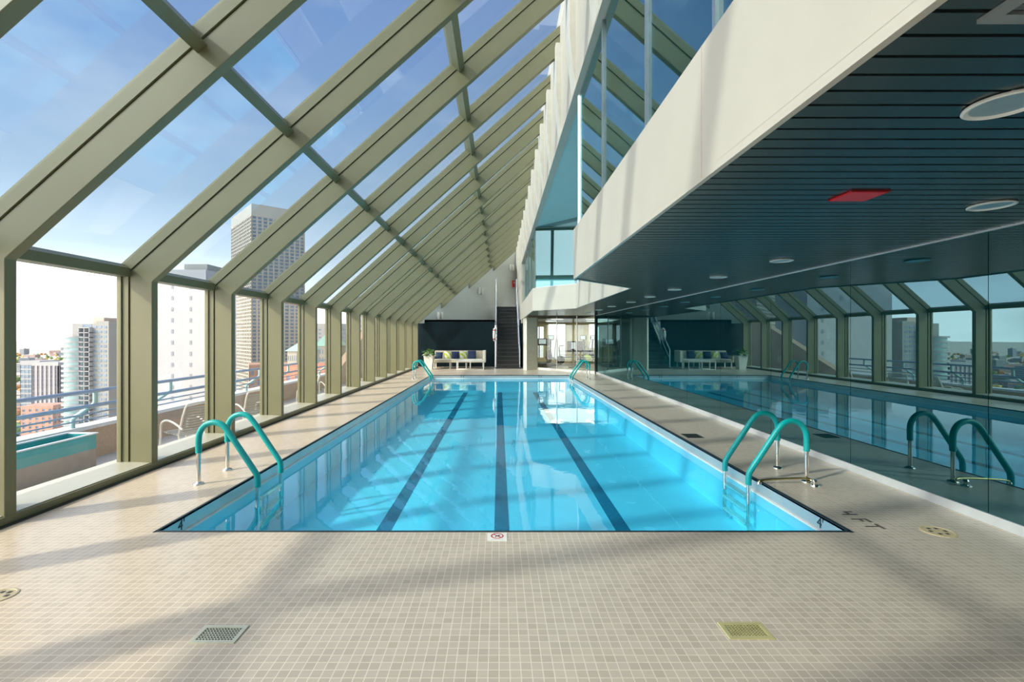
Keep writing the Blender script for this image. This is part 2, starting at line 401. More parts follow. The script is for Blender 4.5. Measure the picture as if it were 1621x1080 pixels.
dv = MB(); dv.beam((-.012, .002, .0058), (.010, .018, .0058), .008, .0008).beam((.01, .018, .0058), (.018, .006, .0058), .006, .0008).beam((-.012, .002, .0058), (-.014, -.014, .0058), .006, .0008)
dv.lathe([(.006, .0054), (.006, .0062)], (.016, .022, 0), 12)
dv.build('diver_figure', M_ink, nd)
MB().box(-.05, .05, -.062, -.056, .004, .0048).build('caption_line', mat('grey_print', (.45, .45, .42), .6), nd)
# mosaic depth text in deck near right corner
dm = thing('depth_marking', 'dark mosaic 4 FT depth lettering set in the deck beside the near right pool corner', 'marking', (3.12, 4.2, 0))
GL = {'4': ["1..1", "1..1", "1111", "...1", "...1"], 'F': ["1111", "1...", "111.", "1...", "1..."], 'T': ["11111", "..1..", "..1..", "..1..", "..1.."]}
for ch, y0 in (('4', .0), ('F', -.17), ('T', -.31)):
    q = MB(); s_ = .021
    for r_, row in enumerate(GL[ch]):
        for c_, k in enumerate(row):
            if k == '1': q.box(-.1+r_*s_*1.3, -.1+r_*s_*1.3+s_*1.2, y0+(len(row)-c_)*s_, y0+(len(row)-c_)*s_+s_*.92, .0, .002)
    q.v = [(-x, y, z) for x, y, z in q.v]
    q.build('numeral' if ch == '4' else 'letter', mat('worn_dark_tile', (.10, .09, .07), .4), dm)

# ------------------------------------------------------------------ steel bents (post + rafter)
xe = WX+.02
for i, y in enumerate(NODES):
    m = MB(); w = .10
    if y < 24.3:
        poly = [(-4.17, 0), (-4.17, kz(.38)), (xe, sz(xe, .38)), (xe, sz(xe, .115)), (GX+.115, kz(.115)), (GX+.115, 0)]
        mul = [(GX+.105, .0), (GX+.105, kz(.105)), (xe, sz(xe, .105)), (xe, sz(xe, -.02)), (GX-.02, kz(-.02)), (GX-.02, -.05)]
        gas = [(GX+.12, .0), (GX+.12, kz(.12)), (xe, sz(xe, .12)), (xe, sz(xe, .1)), (GX+.1, kz(.1)), (GX+.1, 0)]
    else:
        x0 = obX(y)+.05
        if x0 > 1.0: continue
        poly = [(x0, sz(x0, .38)), (xe, sz(xe, .38)), (xe, sz(xe, .115)), (x0, sz(x0, .115))]
        mul = [(x0, sz(x0, .105)), (xe, sz(xe, .105)), (xe, sz(xe, -.02)), (x0, sz(x0, -.02))]
        gas = [(x0, sz(x0, .12)), (xe, sz(xe, .12)), (xe, sz(xe, .1)), (x0, sz(x0, .1))]
    root = bpy.data.objects.new('trim_%d' % (i+1), None); COL.objects.link(root); root.location = (0, y, 0)
    struct(root, 'sage green steel post bending into a sloping rafter')
    P3 = lambda pl, yy: [(p[0], yy, p[1]) for p in pl]
    MB().prism(P3(poly, 0), (0, w, 0)).build('rafter', M_frame, root, bevel=.006)
    MB().prism(P3(mul, -.012), (0, w+.024, 0)).build('mullion', M_frame, root)
    MB().prism(P3(gas, .012), (0, w-.024, 0)).build('gasket', M_gasket, root)
def yspan(): return YB, 24.3
# purlins
for k, gx in enumerate((-2.62, -.69)):
    yend = 24.3+(gx-GX)/.841
    a0 = slope_pt(gx-.04, .17); a1 = slope_pt(gx+.04, .17); b1 = slope_pt(gx+.05, -.05); b0 = slope_pt(gx-.05, -.05)
    struct(MB().prism([(p[0], YB, p[1]) for p in (a0, a1, b1, b0)], (0, yend-YB, 0)).build('trim_%d' % (40+k), M_frame), 'sage green purlin crossing the sloping glazing')
# transom, sill, base
a0 = (GX-.06, 2.31); 
tr = MB().prism([(p[0], YB, p[1]) for p in ((GX-.06, 2.32), (GX+.12, 2.32), (GX+.13, 2.42), (GX+.05, 2.47), (GX-.06, 2.45))], (0, 24.3-YB, 0))
struct(tr.build('trim_42', M_frame), 'sage green transom at the bend of the glazing')
sill = MB().prism([(p[0], YB, p[1]) for p in ((GX-.12, -.05), (-4.19, -.05), (-4.19, .085), (GX+.03, .10), (GX-.12, .10))], (0, 24.3-YB, 0))
struct(sill.build('trim_43', M_sill), 'low sill under the windows')
struct(MB().box(-4.2, -4.165, YB, 24.3, 0, .075).build('baseboard_left', M_frame))
struct(MB().box(-4.162, -4.13, YB, 24.3, 0, .012).build('trim_44', M_gasket))
# panes
for i in range(len(NODES)-1):
    y0, y1 = NODES[i]+.1, NODES[i+1]
    root = bpy.data.objects.new('window_%d' % (i+1), None); COL.objects.link(root); root.location = (0, y0, 0)
    struct(root, 'tall clear lower pane with three tinted sloping panes above')
    D = y1-y0
    if y1 < 24.4:
        MB().box(GX-.006, GX+.006, 0, D, .1, 2.33).build('pane', G_clear, root)
        MB().box(GX-.02, GX+.03, D-.03, D-.013, .1, 2.33).build('side_frame', M_frame, root)
    for xa, xb in ((GX, -2.62), (-2.62, -.69), (-.69, WX)):
        lo = max(xa, obX(y0)) if y0 > 24 else xa
        if lo > xb-.1: continue
        p = [slope_pt(lo, .006), slope_pt(xb, .006), slope_pt(xb, -.006), slope_pt(lo, -.006)]
        MB().prism([(q[0], 0, q[1]) for q in p], (0, D, 0)).build('sloping_pane', G_tint, root)

# ------------------------------------------------------------------ right side: upper white wall and balconies
EY = 24.5
struct(MB().box(WX, WX+.15, YB, 31.6, 5.41, 7.9).build('wall_right_upper', M_white), 'white wall strip above the upper glazing')
for i, y in enumerate(NODES):
    if y > 30: continue
    struct(MB().prism([(WX+.01, y-.16, 5.43), (WX-.004, y-.16, 5.43), (WX-.10, y-.16, 6.2), (WX-.10, y-.16, sz(WX, .30)), (WX+.01, y-.16, sz(WX, .30))], (0, .38, 0)).build('trim_%d' % (50+i), M_pier, bevel=.004))
    if i % 2 == 0:
        pass
P = [(WX, YB), (WX, 7.4), (2.44, 8.8), (2.44, 15.0), (WX, 16.4), (WX, EY)]
def offs(poly, d):
    out = []
    for i, p in enumerate(poly):
        p = Vector(p); ns = []
        for a, b_ in ((i-1, i), (i, i+1)):
            if a < 0 or b_ >= len(poly): continue
            t = (Vector(poly[b_])-Vector(poly[a])).normalized(); ns.append(Vector((t.y, -t.x)))
        n = sum(ns, Vector((0, 0))).normalized(); k = 1/max(.3, n.dot(ns[0])); out.append(p+n*d*k)
    return out
PO = offs(P, .14)
bp = MB(); n = len(P)
for i in range(n-1):
    bp.xy([P[i], P[i+1], PO[i+1], PO[i]], CZ+.03, 3.28)
PS = offs(P, .03)
for i in range(n-1): bp.xy([P[i], P[i+1], PS[i+1], PS[i]], CZ-.015, CZ+.031)
struct(bp.build('balcony_parapet', M_white), 'cream white parapet band of the upper level with a stepped-back bay')
# parapet seam lines
for y in (2.72, 5.65):
    struct(MB().box(WX-.002, WX+.004, y-.003, y+.003, CZ, 3.28).build('trim_%d' % (76+int(y)), mat('seam', (.5, .42, .36), .6)))
# slab and upper floor
slab = [tuple(p) for p in PO]+[(5.0, EY), (5.0, YB)]
struct(MB().xy(slab, 2.60, 2.95).build('floor_upper', M_roofdk), 'upper floor slab')
struct(MB().box(5.0, 9, 20.3, 31, 2.60, 2.95).box(WX+.14, 5.0, EY, 31, 2.60, 2.95).build('floor_upper', M_roofdk))
# slats (lower ceiling)
def xl(y):
    pts = PS
    for i in range(n-1):
        a, b_ = pts[i], pts[i+1]
        if a[1] <= y <= b_[1] and b_[1] > a[1]:
            t = (y-a[1])/(b_[1]-a[1]); return a[0]+(b_[0]-a[0])*t
    return WX+.03
cs = MB(); y = YB+.02; pitch = .1075
while y < EY-.2:
    y1 = y+pitch-.016
    m_ = [(xl(y)+.012, y), (MX-.0, y), (MX-.0, y1), (xl(y1)+.012, y1)]
    cs.xy(m_, CZ, CZ+.02)
    y += pitch
ceil_ = struct(cs.build('ceiling', M_slat), 'dark linear metal slat ceiling over the right side of the pool')
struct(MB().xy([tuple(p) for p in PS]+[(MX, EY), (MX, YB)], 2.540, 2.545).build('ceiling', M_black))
struct(MB().box(MX-.015, MX+.02, YB, 20.3, CZ-.014, CZ+.01).build('trim_85', M_base))
# upper soffit
struct(MB().box(WX+.15, 5.2, YB, 31.6, 5.43, 5.6).build('ceiling_upper', M_soffit), 'pale teal soffit over the upper level')
struct(MB().box(4.9, 5.1, YB, EY+6, 2.95, 5.43).build('wall_right', M_upwall))
# upper glazing
PG = offs(P, .10)
ug = []
segs = []
ysA = [YB, -4.0, -2.32, -.64, 1.04, 2.72, 3.99, 5.67, PG[1][1]]
for a, b_ in zip(ysA[:-1], ysA[1:]): segs.append(((PG[0][0], a), (PG[0][0], b_)))
segs.append((tuple(PG[1]), tuple(PG[2])))
for a, b_ in ((8.87, 11.9), (11.9, 14.98)): segs.append(((PG[2][0], a), (PG[2][0], b_)))
segs.append((tuple(PG[3]), tuple(PG[4])))
for a, b_ in ((16.45, 18.4), (18.4, 20.4), (20.4, 22.4), (22.4, 24.4)): segs.append(((PG[4][0], a), (PG[4][0], b_)))
for i, (a, b_) in enumerate(segs):
    a = Vector(a); b_ = Vector(b_); ln = (b_-a).length; ang = math.atan2((b_-a).y, (b_-a).x)
    root = bpy.data.objects.new('window_%d' % (40+i), None); COL.objects.link(root); root.location = (a.x, a.y, 3.24); root.rotation_euler.z = ang
    struct(root, 'tall teal tinted pane of the upper level glazing')
    MB().box(0.02, ln-.02, -.006, .006, .0, 2.19).build('pane', G_upper, root)
    MB().box(-.02, .02, -.03, .03, .0, 2.19).build('mullion', M_steel2, root)
    MB().box(.02, ln-.02, -.02, .02, .04, .07).build('bottom_rail', M_steel2, root)
# mirrored wall
struct(MB().box(MX+.02, MX+.2, YB, 20.3, 0, 2.6).build('wall_right_lower', M_roofdk))
struct(MB().box(MX-.012, MX+.02, YB, 20.3, 0, .085).build('baseboard_right', M_base), 'bright metal strip along the foot of the mirrored wall')
ys = [YB, -4.0, -2.4, -.8, .8, 2.42, 4.03, 5.61, 7.25, 8.9, 10.5, 12.1, 13.75, 15.4, 17.0, 18.65, 20.28]
for i, (a, b_) in enumerate(zip(ys[:-1], ys[1:])):
    o = MB().box(0, .012, .003, b_-a-.003, 0, CZ-.10).build('mirror_panel', G_mirror, loc=(MX, a, .087))
    tag(o, 'dark teal mirrored wall panel, %s' % ('bay %s' % ['behind the viewer, farthest', 'behind the viewer, second', 'behind the viewer, third', 'just behind the viewer', 'beside the viewer', 'nearest the viewer at the frame edge', 'beside the round tan deck cover', 'behind the near ladder', 'just beyond the near ladder', 'beside the dark drain', 'beyond the dark drain', 'level with the tan tile patch', 'past the tan tile patch', 'fourth from the gym glass', 'third from the gym glass', 'beside the far right ladder, next to the gym glass'][i]), 'mirror', 'mirrored wall panels')
struct(MB().box(MX-.06, MX+.02, 20.28, 20.36, 0, CZ).build('trim_86', M_gasket))
# back wall behind viewer and end closure
struct(MB().prism([(GX-.1, YB-.15, -.05), (5.1, YB-.15, -.05), (5.1, YB-.15, 7.9), (1.6, YB-.15, 7.9), (GX-.1, YB-.15, GZ)], (0, .14, 0)).build('wall_back', M_white))

# ------------------------------------------------------------------ ceiling fittings
M_baff = mat('lamp_reflector', (.75, .78, .78), .4, 1, .05, 9)
def downlight():
    t = thing('ceiling_downlight', 'x', 'ceiling light', (0, 0, 0))
    MB().lathe([(.105, 0), (.125, 0), (.128, -.008), (.118, -.012), (.104, -.006), (.104, 0)], seg=36).build('trim_ring', M_whitemet, t, True)
    MB().lathe([(.104, -.004), (.098, .05), (.085, .10), (.0, .12)], seg=36).build('reflector', M_baff, t, True)
    MB().lathe([(.0, .075), (.028, .08), (.032, .10), (.0, .115)], seg=20).build('bulb', M_lampglow, t, True)
    return t
dl = downlight()
DL = [(1.98, 1.84, 'largest recessed ceiling light at the right edge of the photo'), (3.41, 3.26, 'recessed ceiling light between the red sign and the mirrored wall'),
      (3.38, 5.63, 'recessed ceiling light, first in the row running along the mirrored wall beyond the red sign'), (3.35, 7.18, 'recessed ceiling light, second in the row along the mirrored wall'),
      (3.39, 9.09, 'recessed ceiling light, third in the row along the mirrored wall'), (3.45, 10.75, 'recessed ceiling light, fourth in the row along the mirrored wall'),
      (3.48, 12.4, 'recessed ceiling light, fifth in the row along the mirrored wall'), (3.4, 14.2, 'recessed ceiling light, sixth in the row along the mirrored wall'),
      (3.4, 16.0, 'recessed ceiling light, seventh in the row along the mirrored wall'), (3.4, 18.0, 'recessed ceiling light, last in the row before the gym')]
for i, (x, y, lb) in enumerate(DL):
    o = dl if i == 0 else dup(dl)
    o.location = (x, y, CZ-.004); o['label'] = lb; o['group'] = 'recessed ceiling lights'
ex = thing('ceiling_sign', 'flat red rectangular sign panel on the dark slat ceiling', 'sign', (2.32, 3.04, CZ))
MB().box(-.115, .115, -.10, .10, -.014, -.001).build('panel', M_redsign, ex, bevel=.003)
MB().box(-.123, .123, -.108, -.098, -.01, 0).box(-.123, .123, .098, .108, -.01, 0).build('frame', mat('dark_red_frame', (.2, .01, .01), .4), ex)
cv = thing('ceiling_vent', 'square air vent grille in the ceiling at the top right corner', 'vent', (1.72, 1.1, CZ))
MB().box(-.34, .34, .22, .26, -.012, 0).box(-.34, .34, -.26, -.22, -.012, 0).box(-.34, -.30, -.22, .22, -.012, 0).box(.30, .34, -.22, .22, -.012, 0).build('frame', mat('vent_grey', (.22, .24, .24), .4), cv)
q = MB()
for k in range(12): q.beam((-.3, -.2+k*.036, -.006), (.3, -.2+k*.036, -.006), .022, .003)
q.build('louvre', mat('vent_dark', (.10, .11, .11), .4), cv)

# ------------------------------------------------------------------ ladders
def ladder(label, loc, mirror):
    s = -1 if mirror else 1
    t = thing('pool_ladder', label, 'ladder', loc)
    # local: x=0 at deck posts, +x toward pool; y 0 and .54
    for yy in (0, .54):
        pts = [(0, .34), (0, .50), (.025, .585), (.08, .645), (.165, .67), (.25, .645), (.315, .575), (.38, .48), (.50, .30), (.60, .15), (.635, .08), (.64, -.03)]
        full = [(0, 0), (0, .2)]+pts+[(.64, -.12), (.64, -.3), (.64, -.50), (.60, -.58)]
        r_ = MB().tube([(s*x, yy, z) for x, z in full], .021, 16, smooth=4).build('rail', M_steel, t, True)
        MB().tube([(s*x, yy, z) for x, z in pts], .031, 18, smooth=4).build('grip_sleeve', M_teal, r_, True)
        MB().lathe([(.055, 0), (.055, .006), (.045, .018), (.026, .024), (.022, .03)], (0, yy, 0), 24).build('foot_flange', M_steel, t, True)
    for z in (-.17, -.32, -.47):
        MB().box(s*.60, s*.68, .02, .52, z-.015, z+.01).build('tread', M_ceram, t, bevel=.006)
    return t
ladder('chrome pool ladder with teal grips at the near left side by the windows', (-3.255, 5.10, 0), False)
ladder('chrome pool ladder with teal grips at the near right side by the mirrored wall', (3.385, 5.18, 0), True)
ladder('chrome pool ladder with teal grips at the far left pool corner', (-3.24, 17.75, 0), False)
ladder('chrome pool ladder with teal grips at the far right pool corner', (3.40, 17.7, 0), True)
br = thing('deck_anchor_bar', 'low brass bar with steel knob lying on the deck beside the near right ladder', 'bar', (3.0, 5.12, 0))
MB().tube([(-.17, 0, .01), (-.14, 0, .035), (.1, .01, .05), (.36, .02, .05), (.40, .0, .03)], .011, 10, smooth=4).build('rod', M_brass, br, True)
MB().lathe([(.05, 0), (.045, .012), (.022, .02), (.022, .045), (.03, .055), (.02, .07), (0, .072)], (.38, -.08, 0), 20).build('knob', M_steel, br, True)
MB().lathe([(.025, 0), (.02, .02), (0, .024)], (-.17, 0, 0), 16).build('end_foot', M_steel, br, True)

# ------------------------------------------------------------------ far end
DY = 25.0
struct(MB().box(GX-.1, -.22, DY, DY+.1, 0, 2.49).box(1.08, WX+.1, DY, DY+.1, 0, 2.49).build('wall_far', M_darkwall), 'dark blue-black wall behind the lounge')
struct(MB().xy([(GX-.1, DY), (-.22, DY), (-.22, 30), (GX, 30)], 2.40, 2.49).build('ledge', M_ledge))
A_ = (GX-.1, 24.3-.12); B_ = (1.4, 24.3+(1.4-GX)/.841)
ow = MB().prism([(A_[0], A_[1], 2.3), (B_[0], B_[1], 2.3), (B_[0], B_[1], GZ+(1.4-GX)*TA), (A_[0], A_[1], GZ-.02)], (-.08, .10, 0))
struct(ow.build('wall_end', brick_mat('white_end_wall', (.66, .70, .66), (.68, .72, .68), (.60, .64, .61), 3.2, 1.2, .01, .6, 'uv')), 'white wall slanting up behind the staircase')
struct(MB().box(WX+.0, WX+.15, EY, 31.6, 2.3, 5.43).build('wall_right_far', M_white))
struct(MB().box(WX+.08, WX+.2, 23.4, 31, 0, 2.4).build('wall_gym_side', M_roofdk))
# column by the gym
struct(MB().xy([(1.2, 22.6), (1.32, 22.45), (1.87, 22.9), (1.87, 23.4), (1.2, 23.4)], 0, CZ).build('trim_88', mat('cream_column', (.70, .68, .56), .5)), 'cream column between stairs and gym glass')

# stairs
st = thing('staircase', 'dark straight staircase with steel handrails at the far end', 'staircase', (.44, 23.5, 0))
NS = 17; rise = 3.36/NS; run = 4.4/NS
tb = MB()
for k in range(NS):
    tb = MB(); tb.box(-.58, .58, k*run-.02, (k+1)*run+.02, (k+1)*rise-.035, (k+1)*rise)
    tb.build('tread', M_tread, st)
rb = MB()
for k in range(NS): rb.box(-.57, .57, k*run+.02, k*run+.04, k*rise, (k+1)*rise-.03)
rb.build('riser', M_stair, st)
for s in (-1, 1):
    MB().prism([(s*.60-.02, -.05, 0), (s*.60-.02, .25, 0), (s*.60-.02, 4.6, 3.1), (s*.60-.02, 4.6, 3.5), (s*.60-.02, 4.2, 3.5)], (.04, 0, 0)).build('stringer', M_stair, st)
    rr = MB(); rr.tube([(s*.6, .05, .0), (s*.6, .05, .95), (s*.6, 4.3, 4.25), (s*.6, 4.3, 5.0)], .028, 12).tube([(s*.6, .05, .5), (s*.6, 4.3, 3.85)], .018, 10)
    for k in (0, .33, .66, 1): rr.tube([(s*.6, .05+4.25*k, .05+3.3*k), (s*.6, .05+4.25*k, .95+3.3*k)], .018, 8)
    rr.build('handrail', mat('blue_white_steel', (.55, .62, .72), .3, .6), st, True)
    MB().prism([(s*.6-.006, .1, .15), (s*.6-.006, 4.3, 3.45), (s*.6-.006, 4.3, 4.2), (s*.6-.006, .1, .9)], (.012, 0, 0)).build('glass_panel', G_stair, st)
MB().box(-.62, .62, 4.4, 6.2, 3.26, 3.36).build('landing', M_stair, st)
# life ring
lr = thing('life_ring', 'white life ring hanging beside the foot of the staircase', 'life ring', (-.235, 24.72, 1.70), 1.35)
V = []; R_, r_ = .30, .06
q = MB(); pts = [(R_*math.cos(2*PI*k/28)*.55, 0, R_*math.sin(2*PI*k/28)) for k in range(29)]
q.tube(pts, r_, 12, cap=False); q.build('ring', M_ceram, lr, True)
for k in range(4):
    a = PI/4+k*PI/2; q = MB(); q.tube([(R_*math.cos(a-.12)*.55, 0, R_*math.sin(a-.12)), (R_*math.cos(a+.12)*.55, 0, R_*math.sin(a+.12))], r_+.005, 12); q.build('band', mat('red_band', (.5, .05, .04), .6), lr, True)

# sconces + alarm on slanting wall
wdir = Vector((B_[0]-A_[0], B_[1]-A_[1])).normalized(); wn = Vector((wdir.y, -wdir.x)); wang = math.atan2(wdir.y, wdir.x)
def wall_hit(px, py):
    # intersection of pixel ray with wall plane
    dx, dz = (px-790)/F, -(py-533)/F
    # point = t*(dx,1) ; (p-A).wn=0
    t = (Vector((A_[0], A_[1])).dot(wn))/(dx*wn.x+wn.y); return Vector((dx*t, t, 1.6+dz*t))
sc = None
for px, py, lb in ((695, 500, 'pair of white cylinder wall lamps, lowest on the slanting end wall above the sofa'), (759, 461, 'pair of white cylinder wall lamps, middle of the slanting end wall'), (808, 424, 'pair of white cylinder wall lamps, highest on the slanting end wall')):
    p = wall_hit(px, py)
    if sc is None:
        sc = thing('wall_lamp', lb, 'wall light', p, wang, 'wall lamps on the end wall')
        MB().box(-.2, .2, -.03, 0, -.06, .06).build('back_plate', M_ceram, sc)
        for s in (-1, 1):
            MB().lathe([(.0, -.19), (.075, -.19), (.08, -.18), (.08, .18), (.075, .19), (.0, .19)], (s*.13, -.11, 0), 20).build('lamp_cylinder', M_ceram, sc, True)
    else: dup(sc, p, wang, lb)
p = wall_hit(811.5, 449.5)+Vector((wn.x, wn.y, 0))*.03
al = thing('fire_alarm', 'tall red fire alarm box on the white end wall above the stairs', 'alarm', p, wang)
MB().box(-.09, .09, -.08, 0, -.22, .22).build('box', mat('alarm_red', (.55, .04, .02), .4), al, bevel=.01)
MB().box(-.05, .05, -.088, -.08, .02, .12).build('lens', M_ceram, al)

# ------------------------------------------------------------------ lounge
sofa = thing('sofa', 'long low beige woven sofa against the dark far wall', 'sofa', (-2.05, 23.9, 0))
MB().box(-1.25, 1.25, -.4, .4, .30, .40).build('seat_base', M_wicker, sofa, bevel=.01)
MB().box(-1.2, 1.2, -.38, .28, .40, .47).build('seat_cushion', M_cushw, sofa, bevel=.03)
MB().box(-1.25, 1.30, .30, .42, .38, .88).build('backrest', M_wicker, sofa, bevel=.015)
MB().box(1.24, 1.38, -.38, .42, .30, .90).build('armrest', M_cushw, sofa, bevel=.015)
MB().box(-1.33, -1.24, -.38, .42, .30, .62).build('armrest', M_wicker, sofa, bevel=.015)
for x in (-1.2, -.4, .4, 1.25):
    for y_ in (-.35, .35): MB().box(x-.025, x+.025, y_-.025, y_+.025, 0, .30).build('leg', M_whitemet, sofa)
def cushion(label, x, m_, rz, tilt=.25, w=.38, y_=23.99):
    t = MB(); nn = 8; V = []; Fc = []
    for sgn in (-1, 1):
        for i in range(nn+1):
            for k in range(nn+1):
                u, v = i/nn*2-1, k/nn*2-1; th = .075*(1-u**4)*(1-v**4)**.5 if True else 0
                pin = 1-.06*(1-abs(u))*abs(v)**3
                V.append((u*w/2*(1-.05*(1-u*u)*v*v), sgn*max(th, .004), v*w/2*(1-.05*(1-v*v)*u*u)))
    s2 = (nn+1)**2
    for i in range(nn):
        for k in range(nn):
            a = i*(nn+1)+k; Fc += [(a, a+1, a+nn+2, a+nn+1), (s2+a, s2+a+nn+1, s2+a+nn+2, s2+a+1)]
    for i in range(nn):
        for (a, b2) in ((i, i+1), (nn*(nn+1)+i, nn*(nn+1)+i+1), (i*(nn+1), (i+1)*(nn+1)), (i*(nn+1)+nn, (i+1)*(nn+1)+nn)): Fc.append((a, b2, s2+b2, s2+a))
    t.add(V, Fc); o = t.build('throw_cushion', m_, smooth=True, loc=(x, y_, .47+w/2-.005)); o.rotation_euler = (-tilt, 0, rz)
    return tag(o, label, 'cushion', 'cushions on the sofa')
ms = bpy.data.materials.new('striped_fabric'); ms.use_nodes = True; nn_ = ms.node_tree.nodes; ll = ms.node_tree.links
tcn = nn_.new('ShaderNodeTexCoord'); wv = nn_.new('ShaderNodeTexWave'); wv.wave_type = 'BANDS'; wv.bands_direction = 'DIAGONAL'; wv.inputs['Scale'].default_value = 2.4
rp = nn_.new('ShaderNodeValToRGB'); rp.color_ramp.interpolation = 'CONSTANT'
rp.color_ramp.elements[0].color = (.55, .58, .50, 1); rp.color_ramp.elements[1].position = .55; rp.color_ramp.elements[1].color = (.38, .45, .04, 1)
ll.new(tcn.outputs['Object'], wv.inputs[0]); ll.new(wv.outputs['Fac'], rp.inputs[0]); ll.new(rp.outputs[0], nn_['Principled BSDF'].inputs['Base Color']); nn_['Principled BSDF'].inputs['Roughness'].default_value = .85
cushion('low navy cushion at the left end of the sofa beside the potted plant', -3.04, M_navy, .0, .5, .36, 23.9)
cushion('striped green and white cushion on the left part of the sofa', -2.62, ms, -.15)
cushion('navy cushion between the two striped cushions', -2.22, M_navy, .1)
cushion('striped green and white cushion near the middle of the sofa', -1.80, ms, .12)
cushion('large navy cushion on the right part of the sofa', -1.38, M_navy, 0, .2, .42, 23.97)
tb_ = thing('coffee_table', 'low white metal frame table in front of the sofa', 'table', (-1.39, 22.95, 0))
MB().box(-.66, .66, -.32, .32, .40, .44).build('table_top', M_whitemet, tb_, bevel=.004)
for x in (-.64, .64):
    for y_ in (-.30, .30): MB().box(x-.018, x+.018, y_-.018, y_+.018, 0, .40).build('leg', M_whitemet, tb_)
MB().box(-.64, .64, -.315, -.285, 0, .025).box(-.64, .64, .285, .315, 0, .025).build('floor_bar', M_whitemet, tb_)
MB().box(-.05+.03, .0+.03, -.315, -.285, .02, .40).build('centre_bar', M_whitemet, tb_)

pp = thing('potted_plant', 'leafy plant in a tall tapered white pot beside the sofa', 'plant', (-3.42, 22.95, 0))
MB().prism([(-.16, -.16, 0), (.16, -.16, 0), (.16, .16, 0), (-.16, .16, 0)], (0, 0, .001)).build('base', M_pot, pp)
po = MB()
v8 = [(-.16, -.16, 0), (.16, -.16, 0), (.16, .16, 0), (-.16, .16, 0), (-.23, -.23, .68), (.23, -.23, .68), (.23, .23, .68), (-.23, .23, .68), (-.2, -.2, .68), (.2, -.2, .68), (.2, .2, .68), (-.2, .2, .68), (-.19, -.19, .6), (.19, -.19, .6), (.19, .19, .6), (-.19, .19, .6)]
po.add(v8, [(0, 3, 2, 1)]+[(i, (i+1) % 4, 4+(i+1) % 4, 4+i) for i in range(4)]+[(4+i, 4+(i+1) % 4, 8+(i+1) % 4, 8+i) for i in range(4)]+[(8+i, 8+(i+1) % 4, 12+(i+1) % 4, 12+i) for i in range(4)])
po.build('pot', M_pot, pp)
MB().box(-.19, .19, -.19, .19, .58, .62).build('soil', M_soil, pp)
def leafy(mb, c, n, rr, hh, ls, mis=(0,)):
    for k in range(n):
        a = random.uniform(0, 2*PI); el = random.uniform(.1, 1.35); L_ = ls*random.uniform(.7, 1.2); mi = random.choice(mis)
        o = Vector(c)+Vector((math.cos(a)*rr*random.random(), math.sin(a)*rr*random.random(), hh*random.random()))
        d = Vector((math.cos(a)*math.cos(el), math.sin(a)*math.cos(el), math.sin(el))); sd_ = Vector((-math.sin(a), math.cos(a), 0))
        up = d.cross(sd_); prev = None; V = []; prof = (.05, .32, .42, .34, .18, .0)
        for i, w in enumerate(prof):
            t = i/(len(prof)-1); p = o+d*L_*t-Vector((0, 0, 1))*L_*.45*t*t
            V += [p-sd_*w*L_*.6, p+up*(.03*L_), p+sd_*w*L_*.6]
        V2 = [v+up*.004 for v in V]
        nq = len(V); Fc = []
        for i in range(len(prof)-1):
            for q_ in (0, 1): a_ = i*3+q_; Fc += [(a_, a_+1, a_+4, a_+3), (nq+a_, nq+a_+3, nq+a_+4, nq+a_+1)]
        mb.add(V+V2, Fc, mi)
fo = MB(); leafy(fo, (0, 0, .66), 90, .16, .22, .30, (0, 0, 0, 1)); fo.build('foliage', [M_leaf, M_leaf2], pp, True)
stm = MB()
for k in range(6): a = k; stm.tube([(0.05*math.cos(a), .05*math.sin(a), .6), (.12*math.cos(a), .12*math.sin(a), .9)], .008, 6)
stm.build('stem', M_leaf, pp)

# ------------------------------------------------------------------ gym
ga, gb = Vector((1.87, 22.9)), Vector((MX, 20.32)); gl = (gb-ga).length; gang = math.atan2((gb-ga).y, (gb-ga).x)
root = bpy.data.objects.new('window_80', None); COL.objects.link(root); root.location = (ga.x, ga.y, 0); root.rotation_euler.z = gang
struct(root, 'large clear glass front of the gym')
MB().box(0, gl, -.006, .006, .1, CZ).build('pane', G_gym, root)
MB().box(0, gl, -.05, .05, 0, .10).build('bottom_rail', M_ceram, root)
for t_ in (0.0, .36, .70): MB().box(gl*t_-.012, gl*t_+.012, -.02, .02, .1, CZ).build('mullion', M_steel2, root)
struct(MB().box(WX+.15, 9, 20.3, 31, CZ, 2.6).build('ceiling', mat('gym_ceiling', (.55, .50, .38), .5)))
gw = MB()
def wallY(mb, y, x0, x1, z0, z1, holes):
    xs = sorted({x0, x1}|{h[0] for h in holes}|{h[1] for h in holes})
    for a, b_ in zip(xs[:-1], xs[1:]):
        hs = [h for h in holes if h[0] <= a and b_ <= h[1]]
        if not hs: mb.box(a, b_, y, y+.15, z0, z1)
        else: mb.box(a, b_, y, y+.15, z0, hs[0][2]); mb.box(a, b_, y, y+.15, hs[0][3], z1)
HO = [(2.2, 2.75, .3, 2.2), (3.05, 4.1, .25, 2.36), (5.55, 6.35, .9, 2.36)]
wallY(gw, 29, WX+.1, 9, 0, CZ, HO)
struct(gw.build('wall_gym', M_cream), 'cream wall of the gym')
struct(MB().box(8.85, 9, 20.3, 29, 0, CZ).build('wall_gym_right', M_cream)); struct(MB().box(MX+.2, 9, 20.3, 20.45, 0, CZ).build('wall_gym_front', M_cream))
for i, h in enumerate(HO):
    w_ = MB().box(h[0], h[1], 29.06, 29.072, h[2], h[3]).build('window_%d' % (81+i), G_clear)
    struct(w_); xm = (h[0]+h[1])/2
    MB().box(xm-.03, xm+.03, 29.03, 29.09, h[2], h[3]).build('mullion', M_dkmach, w_)
